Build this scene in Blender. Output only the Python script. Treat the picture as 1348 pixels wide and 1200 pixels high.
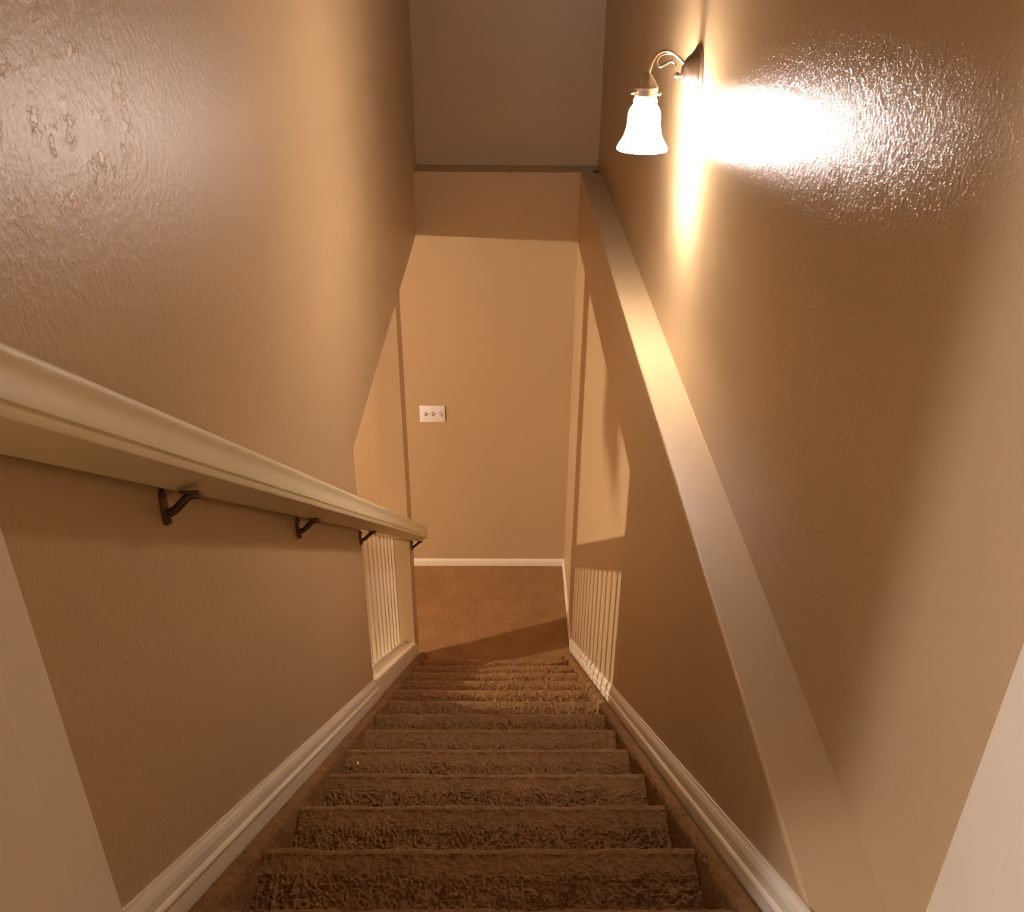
import bpy, bmesh, math, random
from mathutils import Vector, Matrix, noise

for o in list(bpy.data.objects):
    bpy.data.objects.remove(o, do_unlink=True)
random.seed(7)
C = bpy.context.scene.collection
SC = bpy.context.scene
V = Vector

# ------------------------------------------------------------------ camera
FPX, PIT, YAW, ROLL = 1220.247, 0.5173, 0.0102, 0.0089
EYE = 4.0                                     # eye height above the lower floor


def view_ray(u, v):
    x = (u - 674) / FPX; y = (v - 600) / FPX
    cr, sr = math.cos(ROLL), math.sin(ROLL)
    x, y = cr * x + sr * y, -sr * x + cr * y
    cp, sp = math.cos(PIT), math.sin(PIT)
    X, Y, Z = x, cp - y * sp, -sp - y * cp
    c, s = math.cos(YAW), math.sin(YAW)
    return V((c * X + s * Y, -s * X + c * Y, Z))


fw = view_ray(674, 600)
rt = view_ray(674 + FPX, 600) - fw
up = fw - view_ray(674, 600 + FPX)
cam_d = bpy.data.cameras.new('camera')
cam = bpy.data.objects.new('camera', cam_d)
C.objects.link(cam)
M = Matrix((rt.normalized(), up.normalized(), -fw.normalized())).transposed().to_4x4()
M.translation = V((0, 0, EYE))
cam.matrix_world = M
cam_d.sensor_fit = 'HORIZONTAL'
cam_d.sensor_width = 36
cam_d.lens = FPX / 1348 * 36
cam_d.clip_start = 0.02
SC.camera = cam

# ------------------------------------------------------------------ world, exposure, light levels
w = bpy.data.worlds.new('world'); SC.world = w
w.use_nodes = True
w.node_tree.nodes['Background'].inputs[0].default_value = (1, .8, .6, 1)
w.node_tree.nodes['Background'].inputs[1].default_value = 0.0
SC.view_settings.view_transform = 'Standard'
SC.view_settings.look = 'None'
SC.view_settings.gamma = 1
SC.view_settings.use_curve_mapping = False
SC.view_settings.exposure = 0.10
SC.cycles.max_bounces = 10
SC.cycles.diffuse_bounces = 7
SC.cycles.sample_clamp_indirect = 8

WARM = (1.0, .82, .75)
ROOM_COL = (1.0, .78, .62)
SHADE_EMIT = 150.0
BULB_EMIT = 560.0
ROOM_WATT = 570.0
HALL_WATT = 168.0
HALL_COL = (.94, .89, 1.0)

# ------------------------------------------------------------------ key dimensions (world metres, z up from lower floor)
XL, XR, XU = -.5263, .4365, .552              # stair faces of left wall, right lower wall, right upper wall
TW = .133                                     # wall thickness
ZLEDGE = EYE - 1.2175
ZH = EYE - 1.5823                             # underside of the left header / lower ceiling
ZC = EYE - 1.33                               # ceiling of the lower room
YB, YU = 5.4371, 5.6231                       # lower and upper back wall faces
YJ, YC1, YC2 = 2.8289, 4.2544, 4.4413         # opening edge, column
NY, NZ, TR, RI = 4.1973, EYE - 3.7676, .2684, .1959   # first nosing, tread, riser
SL = RI / TR
ZTOP = ZLEDGE + 2.44
ZF2 = NZ + 13 * RI                            # upper floor


def nose(y):
    return NZ + (NY - y) * SL


# ------------------------------------------------------------------ materials
def mat(name):
    m = bpy.data.materials.new(name); m.use_nodes = True
    return m, m.node_tree, m.node_tree.nodes['Principled BSDF']


def pos_node(nt):
    return nt.nodes.new('ShaderNodeNewGeometry').outputs['Position']


def noise_node(nt, vec, scale, detail=2, rough=.5):
    n = nt.nodes.new('ShaderNodeTexNoise')
    nt.links.new(vec, n.inputs['Vector'])
    n.inputs['Scale'].default_value = scale
    n.inputs['Detail'].default_value = detail
    n.inputs['Roughness'].default_value = rough
    return n.outputs['Fac']


def math_node(nt, op, a, b=None, c=None):
    n = nt.nodes.new('ShaderNodeMath'); n.operation = op
    for i, x in enumerate((a, b, c)):
        if x is None: continue
        if hasattr(x, 'default_value'): nt.links.new(x, n.inputs[i])
        else: n.inputs[i].default_value = x
    return n.outputs[0]


def ramp(nt, f, a, b):
    n = nt.nodes.new('ShaderNodeMapRange')
    n.interpolation_type = 'SMOOTHSTEP'
    nt.links.new(f, n.inputs[0])
    n.inputs[1].default_value = a; n.inputs[2].default_value = b
    return n.outputs[0]


def mixc(nt, f, a, b):
    n = nt.nodes.new('ShaderNodeMix'); n.data_type = 'RGBA'
    nt.links.new(f, n.inputs[0])
    for i, x in ((6, a), (7, b)):
        if hasattr(x, 'default_value'): nt.links.new(x, n.inputs[i])
        else: n.inputs[i].default_value = (*x, 1)
    return n.outputs[2]


def wall_mat(name, col, amp, rough=.42, patch=None, knock=None, spec=.5, fs=170, ps=90):
    """eggshell paint over orange-peel plaster; patch / knock = (centre, radius) of a rougher trowelled area"""
    m, nt, b = mat(name)
    p = pos_node(nt)
    fine = noise_node(nt, p, fs, 3, .55)
    peel = ramp(nt, noise_node(nt, p, ps, 2, .5), .42, .66)
    h = math_node(nt, 'ADD', math_node(nt, 'MULTIPLY', fine, .35), math_node(nt, 'MULTIPLY', peel, .65))
    wav = noise_node(nt, p, 2.3, 2)
    h = math_node(nt, 'MULTIPLY', h, math_node(nt, 'MULTIPLY_ADD', wav, .8, .6))
    cc = mixc(nt, wav, tuple(c * .95 for c in col), tuple(min(1, c * 1.05) for c in col))

    def area(spec):
        ce, r0, r1, sc = spec
        s = nt.nodes.new('ShaderNodeVectorMath'); s.operation = 'SUBTRACT'
        nt.links.new(p, s.inputs[0]); s.inputs[1].default_value = ce
        s2 = nt.nodes.new('ShaderNodeVectorMath'); s2.operation = 'MULTIPLY'
        nt.links.new(s.outputs[0], s2.inputs[0]); s2.inputs[1].default_value = sc
        ln = nt.nodes.new('ShaderNodeVectorMath'); ln.operation = 'LENGTH'
        nt.links.new(s2.outputs[0], ln.inputs[0])
        return ramp(nt, ln.outputs['Value'], r1, r0)
    if patch:
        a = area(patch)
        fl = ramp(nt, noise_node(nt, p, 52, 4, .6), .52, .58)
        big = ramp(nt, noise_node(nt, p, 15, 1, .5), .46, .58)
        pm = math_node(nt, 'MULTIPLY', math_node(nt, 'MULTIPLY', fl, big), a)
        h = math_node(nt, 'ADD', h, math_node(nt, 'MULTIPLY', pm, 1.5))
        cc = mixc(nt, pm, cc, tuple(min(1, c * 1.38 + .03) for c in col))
    if knock:
        a = area(knock)
        kn = ramp(nt, noise_node(nt, p, 74, 4, .7), .46, .60)
        h = math_node(nt, 'ADD', h, math_node(nt, 'MULTIPLY', math_node(nt, 'MULTIPLY', kn, a), 1.5))
    bp = nt.nodes.new('ShaderNodeBump')
    bp.inputs['Distance'].default_value = amp
    bp.inputs['Strength'].default_value = 1
    nt.links.new(h, bp.inputs['Height'])
    nt.links.new(bp.outputs[0], b.inputs['Normal'])
    nt.links.new(cc, b.inputs['Base Color'])
    b.inputs['Roughness'].default_value = rough
    b.inputs['IOR'].default_value = 1.5
    b.inputs['Specular IOR Level'].default_value = spec
    return m


def plain(name, col, rough=.45, metal=0, bump=0, scale=120):
    m, nt, b = mat(name)
    p = pos_node(nt)
    n = noise_node(nt, p, 9, 2)
    nt.links.new(mixc(nt, n, tuple(c * .95 for c in col), tuple(min(1, c * 1.04) for c in col)), b.inputs['Base Color'])
    b.inputs['Roughness'].default_value = rough
    b.inputs['Metallic'].default_value = metal
    if bump:
        bp = nt.nodes.new('ShaderNodeBump'); bp.inputs['Distance'].default_value = bump
        nt.links.new(noise_node(nt, p, scale, 3), bp.inputs['Height'])
        nt.links.new(bp.outputs[0], b.inputs['Normal'])
    return m


def carpet_mat(name, col):
    m, nt, b = mat(name)
    p = pos_node(nt)
    n1 = noise_node(nt, p, 420, 3, .7)
    n2 = noise_node(nt, p, 55, 3, .6)
    n3 = noise_node(nt, p, 7, 2, .5)
    f = math_node(nt, 'ADD', math_node(nt, 'MULTIPLY', n1, .5), math_node(nt, 'ADD', math_node(nt, 'MULTIPLY', n2, .3), math_node(nt, 'MULTIPLY', n3, .2)))
    f = ramp(nt, f, .3, .7)
    nt.links.new(mixc(nt, f, tuple(c * .62 for c in col), tuple(min(1, c * 1.32) for c in col)), b.inputs['Base Color'])
    b.inputs['Roughness'].default_value = 1
    b.inputs['Specular IOR Level'].default_value = .03
    b.inputs['Sheen Weight'].default_value = .10
    b.inputs['Sheen Tint'].default_value = (.9, .6, .35, 1)
    b.inputs['Sheen Roughness'].default_value = .5
    bp = nt.nodes.new('ShaderNodeBump'); bp.inputs['Distance'].default_value = .006
    nt.links.new(math_node(nt, 'ADD', n1, n2), bp.inputs['Height'])
    nt.links.new(bp.outputs[0], b.inputs['Normal'])
    return m


def emit_mat(name, col, strength, base=(.9, .88, .82)):
    m, nt, b = mat(name)
    b.inputs['Base Color'].default_value = (*base, 1)
    b.inputs['Roughness'].default_value = .3
    b.inputs['Emission Color'].default_value = (*col, 1)
    b.inputs['Emission Strength'].default_value = strength
    return m


PAINT = (.50, .370, .205)
m_wall = wall_mat('tan_wall_paint', PAINT, .00028)
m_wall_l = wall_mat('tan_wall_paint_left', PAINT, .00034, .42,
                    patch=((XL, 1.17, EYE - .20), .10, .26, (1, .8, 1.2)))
m_wall_r = wall_mat('tan_wall_paint_right', PAINT, .00023, .23,
                    knock=((XU, 1.75, EYE - .27), .10, .95, (1, .9, 2.3)), spec=.10, fs=300, ps=140)
m_ceil = wall_mat('ceiling_paint', (.62, .56, .46), .0008, .6)
m_trim = plain('white_trim_paint', (.80, .73, .57), .38)
m_rail = plain('cream_rail_paint', (.77, .69, .45), .50)
m_carpet = carpet_mat('tan_plush_carpet', (.37, .205, .084))
m_nickel = plain('brushed_nickel', (.62, .55, .47), .32, 1)
m_bronze = plain('dull_bracket_metal', (.16, .12, .085), .42, .9)
m_plate = plain('white_switch_plastic', (.86, .82, .78), .3)
m_dark = plain('dark_slot', (.09, .06, .04), .6)
m_scrap = plain('brown_scrap', (.12, .075, .05), .7)
m_glass = emit_mat('frosted_lamp_glass', WARM, SHADE_EMIT)
m_bulb = emit_mat('glowing_bulb', WARM, BULB_EMIT)

# ------------------------------------------------------------------ mesh helpers


def link(name, bm, m, parent=None, smooth=False, loc=None):
    me = bpy.data.meshes.new(name)
    bmesh.ops.recalc_face_normals(bm, faces=bm.faces[:])
    bm.to_mesh(me); bm.free()
    me.materials.append(m)
    if smooth:
        for p in me.polygons: p.use_smooth = True
        me.set_sharp_from_angle(angle=math.radians(38))
    o = bpy.data.objects.new(name, me)
    C.objects.link(o)
    if loc is not None: o.location = loc
    if parent is not None: o.parent = parent
    return o


def struct(name, bm, m, smooth=False):
    o = link(name, bm, m, None, smooth)
    o['kind'] = 'structure'
    return o


def empty(name, loc, label, cat, group=None):
    o = bpy.data.objects.new(name, None)
    o.empty_display_size = .05
    C.objects.link(o); o.location = loc
    o['label'] = label; o['category'] = cat
    if group: o['group'] = group
    return o


def box(bm, x0, x1, y0, y1, z0, z1, bev=0, seg=2):
    r = bmesh.ops.create_cube(bm, size=1)
    vs = r['verts']
    for v in vs:
        v.co = V((x0 + (v.co.x + .5) * (x1 - x0), y0 + (v.co.y + .5) * (y1 - y0), z0 + (v.co.z + .5) * (z1 - z0)))
    if bev:
        es = list({e for v in vs for e in v.link_edges})
        bmesh.ops.bevel(bm, geom=es, offset=bev, segments=seg, affect='EDGES', profile=.5)
    return bm


def loft(bm, rings, cap=True, closed=True):
    """rings: lists of points, skinned in order"""
    vr = [[bm.verts.new(p) for p in r] for r in rings]
    n = len(vr[0])
    for a, b in zip(vr, vr[1:]):
        for i in range(n if closed else n - 1):
            j = (i + 1) % n
            bm.faces.new((a[i], a[j], b[j], b[i]))
    if cap and closed:
        bm.faces.new(vr[0]); bm.faces.new(vr[-1])
    return bm


def prism_x(bm, poly, x0, x1):
    return loft(bm, [[V((x0, y, z)) for y, z in poly], [V((x1, y, z)) for y, z in poly]])


def tube(bm, pts, rad, n=10, cap=True):
    pts = [V(p) for p in pts]
    rings = []
    ref = None
    for i, p in enumerate(pts):
        d = (pts[min(i + 1, len(pts) - 1)] - pts[max(i - 1, 0)]).normalized()
        if ref is None:
            ref = d.orthogonal().normalized()
        ref = (ref - d * ref.dot(d)).normalized()
        s = d.cross(ref)
        r = rad[i] if isinstance(rad, (list, tuple)) else rad
        rings.append([p + (ref * math.cos(2 * math.pi * k / n) + s * math.sin(2 * math.pi * k / n)) * r for k in range(n)])
    return loft(bm, rings, cap)


def lathe(bm, prof, axis=V((0, 0, 1)), org=V((0, 0, 0)), n=32, cap=False):
    """prof: (radius, height) along axis"""
    axis = axis.normalized(); a = axis.orthogonal().normalized(); b = axis.cross(a)
    rings = [[org + axis * h + (a * math.cos(2 * math.pi * k / n) + b * math.sin(2 * math.pi * k / n)) * max(r, 1e-4) for k in range(n)] for r, h in prof]
    return loft(bm, rings, cap)


def smooth_path(pts, k=6):
    """Catmull-Rom through points"""
    P = [V(p) for p in pts]
    P = [P[0] * 2 - P[1]] + P + [P[-1] * 2 - P[-2]]
    out = []
    for i in range(1, len(P) - 2):
        for j in range(k):
            t = j / k
            p0, p1, p2, p3 = P[i - 1:i + 3]
            out.append(.5 * ((2 * p1) + (p2 - p0) * t + (2 * p0 - 5 * p1 + 4 * p2 - p3) * t * t + (3 * p1 - p0 - 3 * p2 + p3) * t ** 3))
    out.append(P[-2])
    return out


# ------------------------------------------------------------------ structure
LROOM_X0, LROOM_Y0 = -6.6, -.6
bm = bmesh.new(); box(bm, LROOM_X0 - .1, XR + .25, LROOM_Y0 - .1, YU + .1, -.12, 0)
struct('floor', bm, m_carpet)
# left wall: near part, header, column, knee wall below the guard
SILL = .105                                    # guard sill top above the nosing line


def sill(y):
    return nose(y) + SILL


bm = bmesh.new()
box(bm, XL - TW, XL, .62, YJ, 0, ZTOP)
box(bm, XL - TW, XL, YJ, YB, ZH, ZTOP)
box(bm, XL - TW, XL, YB, YU, ZLEDGE, ZTOP)
box(bm, XL - TW, XL, YC1, YC2, 0, ZH)
prism_x(bm, [(YJ, 0), (YC1, 0), (YC1, sill(YC1) - .02), (YJ, sill(YJ) - .02)], XL - TW, XL)
struct('wall_left', bm, m_wall_l)
bm = bmesh.new(); box(bm, XR, XU + .12, .62, YU + .12, 0, ZLEDGE, .006)
struct('wall_right', bm, m_wall)
bm = bmesh.new(); box(bm, XU, XU + .12, .62, YU + .12, ZLEDGE, ZTOP)
struct('wall_right_upper', bm, m_wall_r)
bm = bmesh.new(); box(bm, LROOM_X0, XR, YB, YU + .12, 0, ZLEDGE)
struct('wall_back', bm, m_wall)
bm = bmesh.new(); box(bm, XL - TW, XU, YU, YU + .12, ZLEDGE, ZTOP)
struct('wall_back_upper', bm, m_wall)
bm = bmesh.new(); box(bm, LROOM_X0 - .1, LROOM_X0, LROOM_Y0, YU, 0, ZC + .1)
struct('wall_room_left', bm, m_wall)
bm = bmesh.new(); box(bm, LROOM_X0 - .1, XL - TW, LROOM_Y0 - .1, LROOM_Y0, 0, ZC + .1)
struct('wall_room_front', bm, m_wall)
bm = bmesh.new(); box(bm, XL - TW, XR + .2, .44, .57, 0, ZF2 - .13)
struct('wall_under_landing', bm, m_wall)
bm = bmesh.new(); box(bm, LROOM_X0 - .1, XL - TW, LROOM_Y0 - .1, YB, ZC, ZC + .12)
struct('ceiling_lower', bm, m_ceil)
bm = bmesh.new(); box(bm, -3.4, 2.2, -2.6, YU + .12, ZTOP, ZTOP + .1)
struct('ceiling', bm, m_ceil)
# upper hall behind the camera
bm = bmesh.new(); box(bm, -3.4, 1.3, -2.6, .584, ZF2 - .12, ZF2)
struct('floor_upper', bm, m_carpet)
bm = bmesh.new()
box(bm, -3.4, XL - .001, .62, .75, ZF2, ZTOP)
struct('wall_front_left', bm, m_wall)
bm = bmesh.new(); box(bm, XU + .001, 1.3, .62, .75, ZF2, ZTOP)
struct('wall_front_right', bm, m_wall)
bm = bmesh.new(); box(bm, XL, XU, .62, .75, ZF2 + 2.06, ZTOP)
struct('wall_front_header', bm, m_wall)
for nm, a in (('wall_hall_left', (-3.5, -3.4, -2.6, .75)), ('wall_hall_right', (1.3, 1.4, -2.6, .75)), ('wall_hall_back', (-3.4, 1.3, -2.7, -2.6))):
    bm = bmesh.new(); box(bm, *a, ZF2, ZTOP)
    struct(nm, bm, m_wall)

# door jambs with stops at the head of the stairs
bm = bmesh.new()
box(bm, XL, XL + .014, .585, .789, ZF2 - .05, ZF2 + 2.06, .002)
box(bm, XL + .012, XL + .022, .585, .70, ZF2, ZF2 + 2.05, .004)
struct('trim_1', bm, m_trim)
bm = bmesh.new()
box(bm, XU - .014, XU, .56, .735, ZF2, ZF2 + 2.06, .002)
box(bm, XU - .026, XU - .012, .56, .632, ZF2, ZF2 + 2.05, .004)
struct('trim_2', bm, m_trim)
bm = bmesh.new(); box(bm, XL, XU, .585, .75, ZF2 + 2.045, ZF2 + 2.06)
struct('trim_3', bm, m_trim)

# ------------------------------------------------------------------ baseboards and skirts
CS = math.cos(math.atan(SL)); SN = math.sin(math.atan(SL))


def run_profile(bm, prof, pts, xw, sgn):
    """prof (offset from wall, height) swept along (y,z) points on wall x = xw, mitred vertical joints"""
    rings = []
    for y, z in pts:
        rings.append([V((xw + sgn * o, y, z + h)) for o, h in prof])
    return loft(bm, rings)


SK = [(0, -.035), (.017, -.035), (.018, -.026), (.016, -.018), (.012, -.015), (.0115, .030), (.014, .034), (.015, .040),
      (.013, .046), (.010, .050), (.0095, .072), (.007, .084), (.004, .092), (.003, .098), (0, .098)]
SKL = [(o, h + .012) for o, h in SK]
yfoot = NY + (NZ - .0) / SL                     # where the nosing line meets the floor
bm = bmesh.new(); run_profile(bm, SKL, [(.789, nose(.789)), (YJ + .035, nose(YJ + .035))], XL, 1)
struct('baseboard_left', bm, m_trim)
BB = [(0, 0), (.013, 0), (.013, .040), (.010, .046), (.006, .052), (.003, .056), (0, .056)]
bm = bmesh.new()
yk = NY + (NZ + .035 - .012) / SL
run_profile(bm, SK, [(.735, nose(.735)), (yk, nose(yk))], XR, -1)
run_profile(bm, [(o, h + .0) for o, h in BB], [(yk - .03, .004), (YB, .004)], XR, -1)
struct('baseboard_right', bm, m_trim)
bm = bmesh.new()
loft(bm, [[V((x, YB - o, h)) for o, h in BB] for x in (LROOM_X0, XR - .012)])
struct('baseboard_back', bm, m_trim, True)

# ------------------------------------------------------------------ staircase (carpeted)
stairs = empty('staircase', (0, .7, 0), 'straight flight of tan plush carpeted stairs running down between the two tan walls', 'stairs')
XS0, XS1 = -.478, .388                         # clear width between the carpeted stringers


def fuzz(p, s=1.0):
    n = noise.noise(p * 13) * .004 + noise.noise(p * 48) * .002
    return n + s * (abs(noise.noise(p * 92)) * .0085 + noise.noise(p * 175) * .0042 - .002)


def step_bm(i):
    yi = NY - TR * i; zi = NZ + RI * i
    zl = zi - RI if i else 0.0
    near = i >= 7                               # finer pile on the steps close to the camera
    nt, nx = (100, 330) if near else (60, 240)
    lip = .050 if near else .028
    yr = yi - .026                              # riser face
    R = .024                                    # padded round nosing
    cy, cz = yi - R, zi - R
    yb = yi - TR - .032 if i < 13 else .588
    prof = [(yr, zl - .004 + (cz - R - zl) * k / 24) for k in range(24)]
    for k in range(13):
        a = -math.pi / 2 + math.pi * k / 12
        prof.append((cy + R * math.cos(a), cz + R * math.sin(a)))
    for k in range(1, nt + 1):
        prof.append((cy + (yb - cy) * k / nt, zi - .009 * math.sin(math.pi * (k / nt) ** .6)))
    n = len(prof)
    dirs = []
    for j in range(n):
        t = prof[min(j + 1, n - 1)]; q = prof[max(j - 1, 0)]
        d = V((0, t[0] - q[0], t[1] - q[1])).normalized()
        dirs.append(V((0, d.z, -d.y)))
    bm = bmesh.new()
    rings = []
    for k in range(nx + 1):
        x = XS0 + (XS1 - XS0) * k / nx
        ring = []
        for (y, z), nn in zip(prof, dirs):
            am = .45 + (.9 if near else 1.5) * min(1, max(0, (yi - y - lip) / .03)) if z > zi - .05 else 1.0
            ring.append(V((x, y, z)) + nn * fuzz(V((x, y, z + i * 3.1)), am))
        ring.append(V((x, yb, zl - .006))); ring.append(V((x, yr, zl - .006)))
        rings.append(ring)
    loft(bm, rings)
    return bm


for i in range(14):
    link('step', step_bm(i), m_carpet, stairs, True).matrix_parent_inverse = Matrix.Translation((0, -.7, 0))


def stringer_bm(xw, xs, sgn):
    """carpet wrapped over the stair stringer, rounded on its inner edge"""
    bm = bmesh.new()
    rings = []
    y0, y1 = .74, yfoot - .03
    n = 520
    for k in range(n + 1):
        y = y0 + (y1 - y0) * k / n
        top = nose(y) + .006
        end = max(0, (y - (y1 - .10)) / .10)
        top -= .05 * end ** 2
        bot = max(-.002, top - .33)
        r = .020
        pr = [(0, 0)]
        W = abs(xs - xw)
        for q in range(8): pr.append(((W - r) * (q + 1) / 8, .003))
        for q in range(1, 6):
            a = math.pi / 2 - math.pi / 2 * q / 5
            pr.append((W - r + r * math.cos(a), .003 - r + r * math.sin(a)))
        for q in range(1, 31): pr.append((W, -(r) - .23 * q / 30))
        ring = []
        for o, h in pr:
            p = V((xw + sgn * o, y, max(top + h, bot)))
            if o > .001:
                f = fuzz(p * .9 + V((5, 0, 0)), .9)
                p += V((sgn * .7 * f, 0, f))
            ring.append(p)
        ring.append(V((xw + sgn * W, y, bot))); ring.append(V((xw, y, bot)))
        rings.append(ring)
    loft(bm, rings)
    return bm


for xw, xs, s in ((XL + .0190, XS0, 1), (XR - .0190, XS1, -1)):
    link('stringer', stringer_bm(xw, xs, s), m_carpet, stairs, True).matrix_parent_inverse = Matrix.Translation((0, -.7, 0))

# ------------------------------------------------------------------ stair guard in the left opening
guard = empty('stair_guard', (XL - .08, YJ, sill(YJ)), 'white painted balustrade of thin square balusters filling the low opening in the left wall', 'balustrade')
PIG = Matrix.Translation(-guard.location)


def gpart(name, bm, m, smooth=False, parent=None):
    o = link(name, bm, m, parent or guard, smooth)
    if parent is None: o.matrix_parent_inverse = PIG
    return o


def sloped_bar(bm, prof, y0, y1, fz):
    return loft(bm, [[V((x, y0, fz(y0) + h)) for x, h in prof], [V((x, y1, fz(y1) + h)) for x, h in prof]])


bm = bmesh.new()
sloped_bar(bm, [(XL - TW - .012, -.022), (XL + .008, -.022), (XL + .010, -.018), (XL + .010, -.004), (XL + .006, 0), (XL - TW - .008, 0), (XL - TW - .012, -.004)], YJ + .001, YC1 - .001, sill)
gpart('sill_board', bm, m_trim)
bm = bmesh.new()
sloped_bar(bm, [(XL, -.14), (XL + .010, -.14), (XL + .010, -.022), (XL, -.022)], YJ + .036, YC1 + .10, sill)
gpart('skirt_board', bm, m_trim)
XBC = XL - .083
bm = bmesh.new()
sloped_bar(bm, [(XBC - .026, 0), (XBC + .026, 0), (XBC + .024, .014), (XBC + .017, .018), (XBC - .017, .018), (XBC - .024, .014)], YJ + .001, YC1 - .001, sill)
gpart('shoe_rail', bm, m_trim)


def grail(y):
    return EYE - 1.853 - (y - 2.84) * .727      # top of guard rail


bm = bmesh.new()
sloped_bar(bm, [(XBC - .028, -.070), (XBC + .028, -.070), (XBC + .031, -.060), (XBC + .027, -.042), (XBC + .033, -.026), (XBC + .031, -.010), (XBC + .018, 0),
                (XBC - .018, 0), (XBC - .031, -.010), (XBC - .033, -.026), (XBC - .027, -.042), (XBC - .031, -.060)], YJ + .001, YC1 - .001, grail)
gpart('top_rail', bm, m_trim)
for k in range(12):
    y = 2.905 + .1135 * k
    bm = bmesh.new()
    hb = .0130
    z0, z1 = sill(y) + .006, grail(y) - .060
    box(bm, XBC - hb, XBC + hb, y - hb, y + hb, z0, z1, .003)
    gpart('baluster', bm, m_trim)

# ------------------------------------------------------------------ handrail
HS = .727
hl = math.hypot(1, HS); HE = V((0, HS / hl, 1 / hl)); HD = V((0, 1 / hl, -HS / hl))


def hz(u, y):                                   # height at depth y of the line lying u above the rail plane through the eye
    return EYE + (u - HE.y * y) / HE.z


RAILP = [(-.502, .1035), (-.4488, .1258), (-.4478, .128), (-.4478, .1365), (-.4525, .1375), (-.4530, .1405), (-.4485, .1420), (-.4488, .147),
         (-.4510, .157), (-.4528, .166), (-.4534, .174), (-.4525, .1785), (-.4515, .184), (-.4520, .189), (-.455, .194), (-.461, .1965), (-.470, .198), (-.486, .198), (-.497, .194),
         (-.503, .186), (-.502, .178), (-.497, .170), (-.498, .158), (-.506, .147), (-.508, .140), (-.507, .108)]
hand = empty('handrail', (XL, .8, EYE - .5), 'long cream painted moulded handrail sloping down the left wall on four dark metal brackets', 'handrail')
PIH = Matrix.Translation(-hand.location)
bm = bmesh.new()
rings = []
for y in (.66, 4.535):
    rings.append([V((x, y + (u - .15) * HE.y, EYE + (.15 - HE.y * y) / HE.z + (u - .15) * HE.z)) for x, u in RAILP])
loft(bm, rings)
o = link('rail', bm, m_rail, hand, True); o.matrix_parent_inverse = PIH


def bracket(y, zc):
    """cast bracket: wall plate with two screws, sloping arm, saddle under the rail"""
    bm = bmesh.new()
    # wall plate: flattened rounded plate
    pl = []
    for k in range(24):
        a = 2 * math.pi * k / 24
        sy = .011 * math.cos(a); szz = .021 * math.sin(a) + (.012 if math.sin(a) > 0 else -.012)
        pl.append((sy, szz))
    loft(bm, [[V((XL + dx, y + s * f, zc + t * f)) for s, t in pl] for dx, f in ((0, 1), (.004, 1), (.006, .85))])
    pb = link('bracket', bm, m_bronze, hand, True); pb.matrix_parent_inverse = PIH
    xs = -.481
    zr = hz(.103, y)                            # rail underside
    path = smooth_path([(XL + .003, y, zc - .014), (XL + .018, y, zc - .005), (xs - .004, y + .004, zr - .013), (xs + .012, y + .008, zr - .011)], 5)
    bm = bmesh.new(); tube(bm, path, .0070, 10)
    link('arm', bm, m_bronze, pb, True)
    bm = bmesh.new()
    loft(bm, [[V((xs + dx, y, zr)) + HD * dd - HE * h for dx, dd in ((-.010, -.016), (.014, -.016), (.018, -.010), (.018, .020), (.014, .026), (-.010, .026))] for h in (.0005, .005)])
    link('saddle', bm, m_bronze, pb)
    for t in (.022, -.026):
        bm = bmesh.new()
        lathe(bm, [(.0001, .0035), (.0035, .003), (.0045, 0), (.0045, -.003)], V((1, 0, 0)), V((XL + .0068, y, zc + t)), 12)
        link('screw', bm, m_bronze, pb, True)
    for c in pb.children: c.matrix_parent_inverse = Matrix.Identity(4)
    return pb


for y in (1.208, 1.966, 2.810, 4.365):
    zc = hz(.103, y) - .030
    bracket(y, zc)

# ------------------------------------------------------------------ wall sconce
SY = 2.843
SX, SZ = .407, EYE - .42
sc_ = empty('wall_sconce', (XU, SY, EYE - .358), 'lit brushed metal wall sconce with white bell glass shade on the upper right wall', 'wall lamp')
PIS = Matrix.Translation(-sc_.location)


def spart(name, bm, m, smooth=True, label=None):
    o = link(name, bm, m, sc_, smooth); o.matrix_parent_inverse = PIS
    if label: o['label'] = label
    return o


bm = bmesh.new()
lathe(bm, [(.080, 0), (.080, .004), (.075, .008), (.066, .010), (.062, .016), (.054, .021), (.046, .032), (.034, .041), (.020, .047), (.010, .049), (.0001, .050)],
      V((-1, 0, 0)), V((XU, SY, EYE - .358)), 40)
spart('backplate', bm, m_nickel)
bm = bmesh.new()
lathe(bm, [(.0055, 0), (.0055, .006), (.009, .009), (.009, .013), (.006, .018), (.003, .020), (.0001, .021)], V((-1, 0, 0)), V((XU - .048, SY, EYE - .362)), 16)
spart('finial', bm, m_nickel)
bm = bmesh.new()
path = smooth_path([(.508, SY, EYE - .329), (.490, SY, EYE - .313), (.470, SY, EYE - .301), (.452, SY, EYE - .298), (.434, SY, EYE - .305), (.421, SY, EYE - .321), (.414, SY, EYE - .340), (SX + .003, SY, EYE - .362)], 6)
tube(bm, path, .0048, 12)
spart('arm', bm, m_nickel)
bm = bmesh.new()
path = smooth_path([(.470, SY, EYE - .305), (.452, SY, EYE - .305), (.437, SY, EYE - .313), (.431, SY, EYE - .326), (.435, SY, EYE - .337), (.446, SY, EYE - .338), (.459, SY, EYE - .331), (.471, SY, EYE - .325), (.481, SY, EYE - .328), (.485, SY, EYE - .337)], 5)
tube(bm, path, .0036, 10)
spart('scroll', bm, m_nickel)
bm = bmesh.new()
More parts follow.
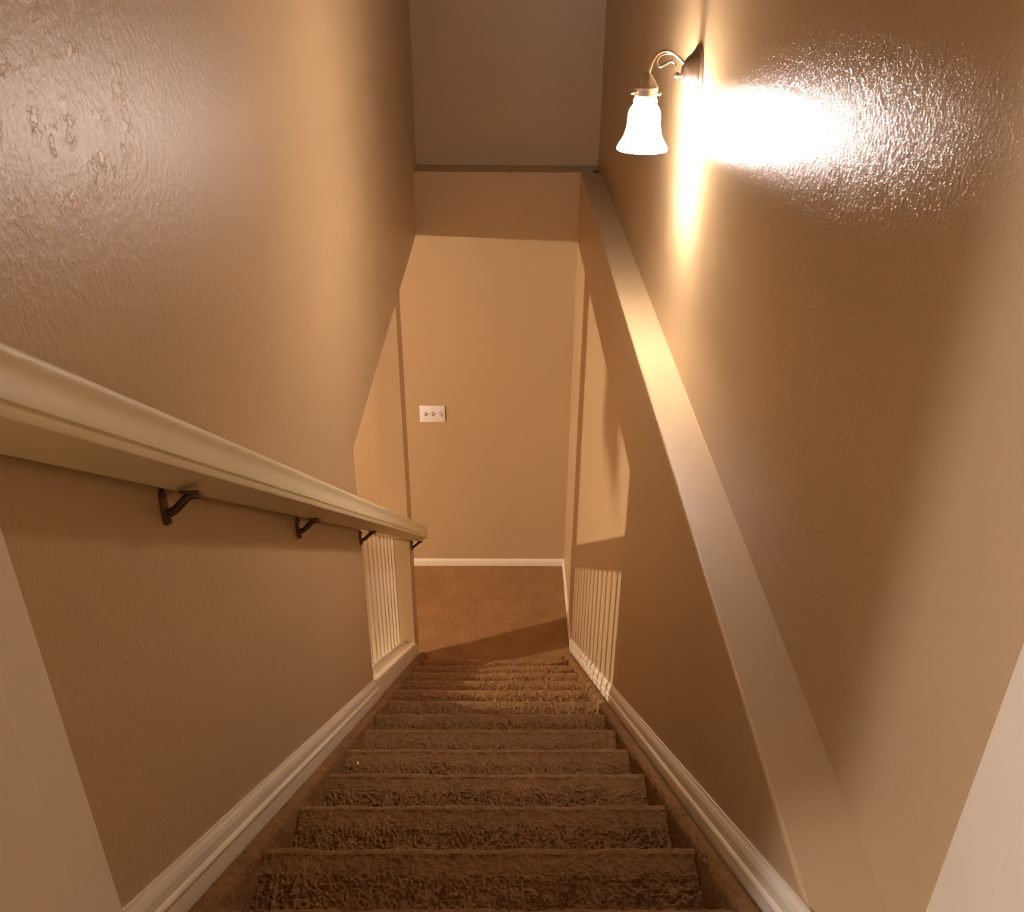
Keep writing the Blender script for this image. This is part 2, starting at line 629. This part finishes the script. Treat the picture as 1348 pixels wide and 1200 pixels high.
lathe(bm, [(.0001, .066), (.008, .064), (.014, .058), (.022, .046), (.029, .034), (.033, .028), (.035, .026), (.034, .022), (.034, .004), (.031, .002), (.030, .010), (.0001, .012)],
      V((0, 0, 1)), V((SX, SY, SZ)), 32)
spart('socket_cup', bm, m_nickel)
for a in (math.radians(200), math.radians(320), math.radians(80)):
    bm = bmesh.new()
    d = V((math.cos(a), math.sin(a), 0))
    lathe(bm, [(.002, 0), (.002, .008), (.0045, .010), (.005, .014), (.003, .017), (.0001, .018)], d, V((SX, SY, SZ + .012)) + d * .033, 12)
    spart('thumb_screw', bm, m_nickel)
bm = bmesh.new()
outer = [(.028, .006), (.030, -.004), (.033, -.008), (.034, -.014), (.031, -.019), (.036, -.025), (.042, -.033), (.0455, -.045), (.047, -.060), (.048, -.078), (.050, -.092),
         (.055, -.108), (.062, -.122), (.069, -.133), (.0735, -.141), (.0745, -.147)]
inner = [(r - .0035, h - .001) for r, h in reversed(outer)]
lathe(bm, outer + inner, V((0, 0, 1)), V((SX, SY, SZ)), 48)
spart('lamp_shade', bm, m_glass, True, 'white frosted bell shaped glass shade')
bm = bmesh.new()
lathe(bm, [(.0001, 0), (.012, -.002), (.013, -.02), (.018, -.035), (.024, -.05), (.026, -.062), (.023, -.074), (.014, -.084), (.0001, -.088)], V((0, 0, 1)), V((SX, SY, SZ)), 24)
spart('bulb', bm, m_bulb, True)

# ------------------------------------------------------------------ switch plate on the far wall
sw = empty('light_switch', (-.470, YB, EYE - 2.776), 'white triple light switch plate on the far wall at the foot of the stairs', 'light switch')
PIW = Matrix.Translation(-sw.location)
bm = bmesh.new(); box(bm, -.5535, -.3865, YB - .007, YB, EYE - 2.835, EYE - 2.716, .003)
o = link('plate', bm, m_plate, sw, True); o.matrix_parent_inverse = PIW
for x, upd in ((-.515, 1), (-.468, 1), (-.418, -1)):
    zc = EYE - 2.776
    bm = bmesh.new(); box(bm, x - .006, x + .006, YB - .0078, YB - .0065, zc - .013, zc + .013)
    o = link('slot', bm, m_dark, sw); o.matrix_parent_inverse = PIW
    bm = bmesh.new()
    loft(bm, [[V((x + a * f, YB - d, zc + upd * (dz) + b * f)) for a, b in ((-.005, -.007), (.005, -.007), (.005, .007), (-.005, .007))] for d, dz, f in ((.0075, 0, 1), (.013, .004, .85), (.018, .008, .7))])
    o = link('toggle', bm, m_plate, sw); o.matrix_parent_inverse = PIW

# ------------------------------------------------------------------ small scrap on the ledge corner
bm = bmesh.new()
pts = [(.505, 5.43), (.522, 5.415), (.543, 5.425), (.549, 5.455), (.535, 5.475), (.512, 5.465)]
loft(bm, [[V((.528 + (x - .528) * f, 5.446 + (y - 5.446) * f, ZLEDGE + h)) for x, y in pts] for h, f in ((.0005, 1), (.006, 1), (.010, .7))])
o = link('scrap', bm, m_scrap)
o['label'] = 'small dark scrap lying in the far corner of the right wall ledge'; o['category'] = 'scrap'

# ------------------------------------------------------------------ lamps outside the picture that light the rooms, plus an added shadow caster
LX, LY, LZ = -4.19, 3.10, EYE - 1.45
lamp = empty('ceiling_lamp', (LX, LY, ZC), 'bare bulb ceiling lamp in the lower room left of the stairs', 'lamp')
bm = bmesh.new(); lathe(bm, [(.06, 0), (.06, -.006), (.03, -.010), (.0001, -.011)], V((0, 0, 1)), V((0, 0, 0)), 24)
link('canopy', bm, m_nickel, lamp, True)
ld = bpy.data.lights.new('lamp_light', 'POINT')
ld.energy = ROOM_WATT; ld.color = ROOM_COL; ld.shadow_soft_size = .03
lo = bpy.data.objects.new('lamp_light', ld); C.objects.link(lo); lo.parent = lamp
lo.location = (0, 0, LZ - ZC)

caster = empty('added_shadow_caster', (-3.3, 3.145, ZC), 'unseen bell shape added under the lower room ceiling to cast a soft shadow on the right wall', 'lamp')  # made-up bell shape, placed to throw the soft blot on the right wall
bm = bmesh.new(); lathe(bm, [(.03, 0), (.03, -.008), (.006, -.012), (.006, -.07), (.0001, -.071)], n=20)
link('canopy', bm, m_nickel, caster, True)
bm = bmesh.new(); lathe(bm, [(.015, -.06), (.03, -.068), (.045, -.09), (.052, -.13), (.056, -.19), (.062, -.21), (.059, -.21), (.052, -.19), (.048, -.13), (.041, -.092), (.027, -.072), (.015, -.064)], n=32)
link('lamp_shade', bm, m_plate, caster, True)

HX, HY = -2.3, -.15
hlamp = empty('hall_lamp', (HX, HY, ZTOP), 'frosted ceiling lamp in the upper hall behind the doorway', 'lamp')
bm = bmesh.new(); lathe(bm, [(.10, 0), (.10, -.012), (.04, -.018), (.0001, -.02)], V((0, 0, 1)), V((0, 0, 0)), 24)
link('canopy', bm, m_nickel, hlamp, True)
ld = bpy.data.lights.new('hall_light', 'POINT')
ld.energy = HALL_WATT; ld.color = HALL_COL; ld.shadow_soft_size = .14
lo = bpy.data.objects.new('hall_light', ld); C.objects.link(lo); lo.parent = hlamp
lo.location = (0, 0, -.22)
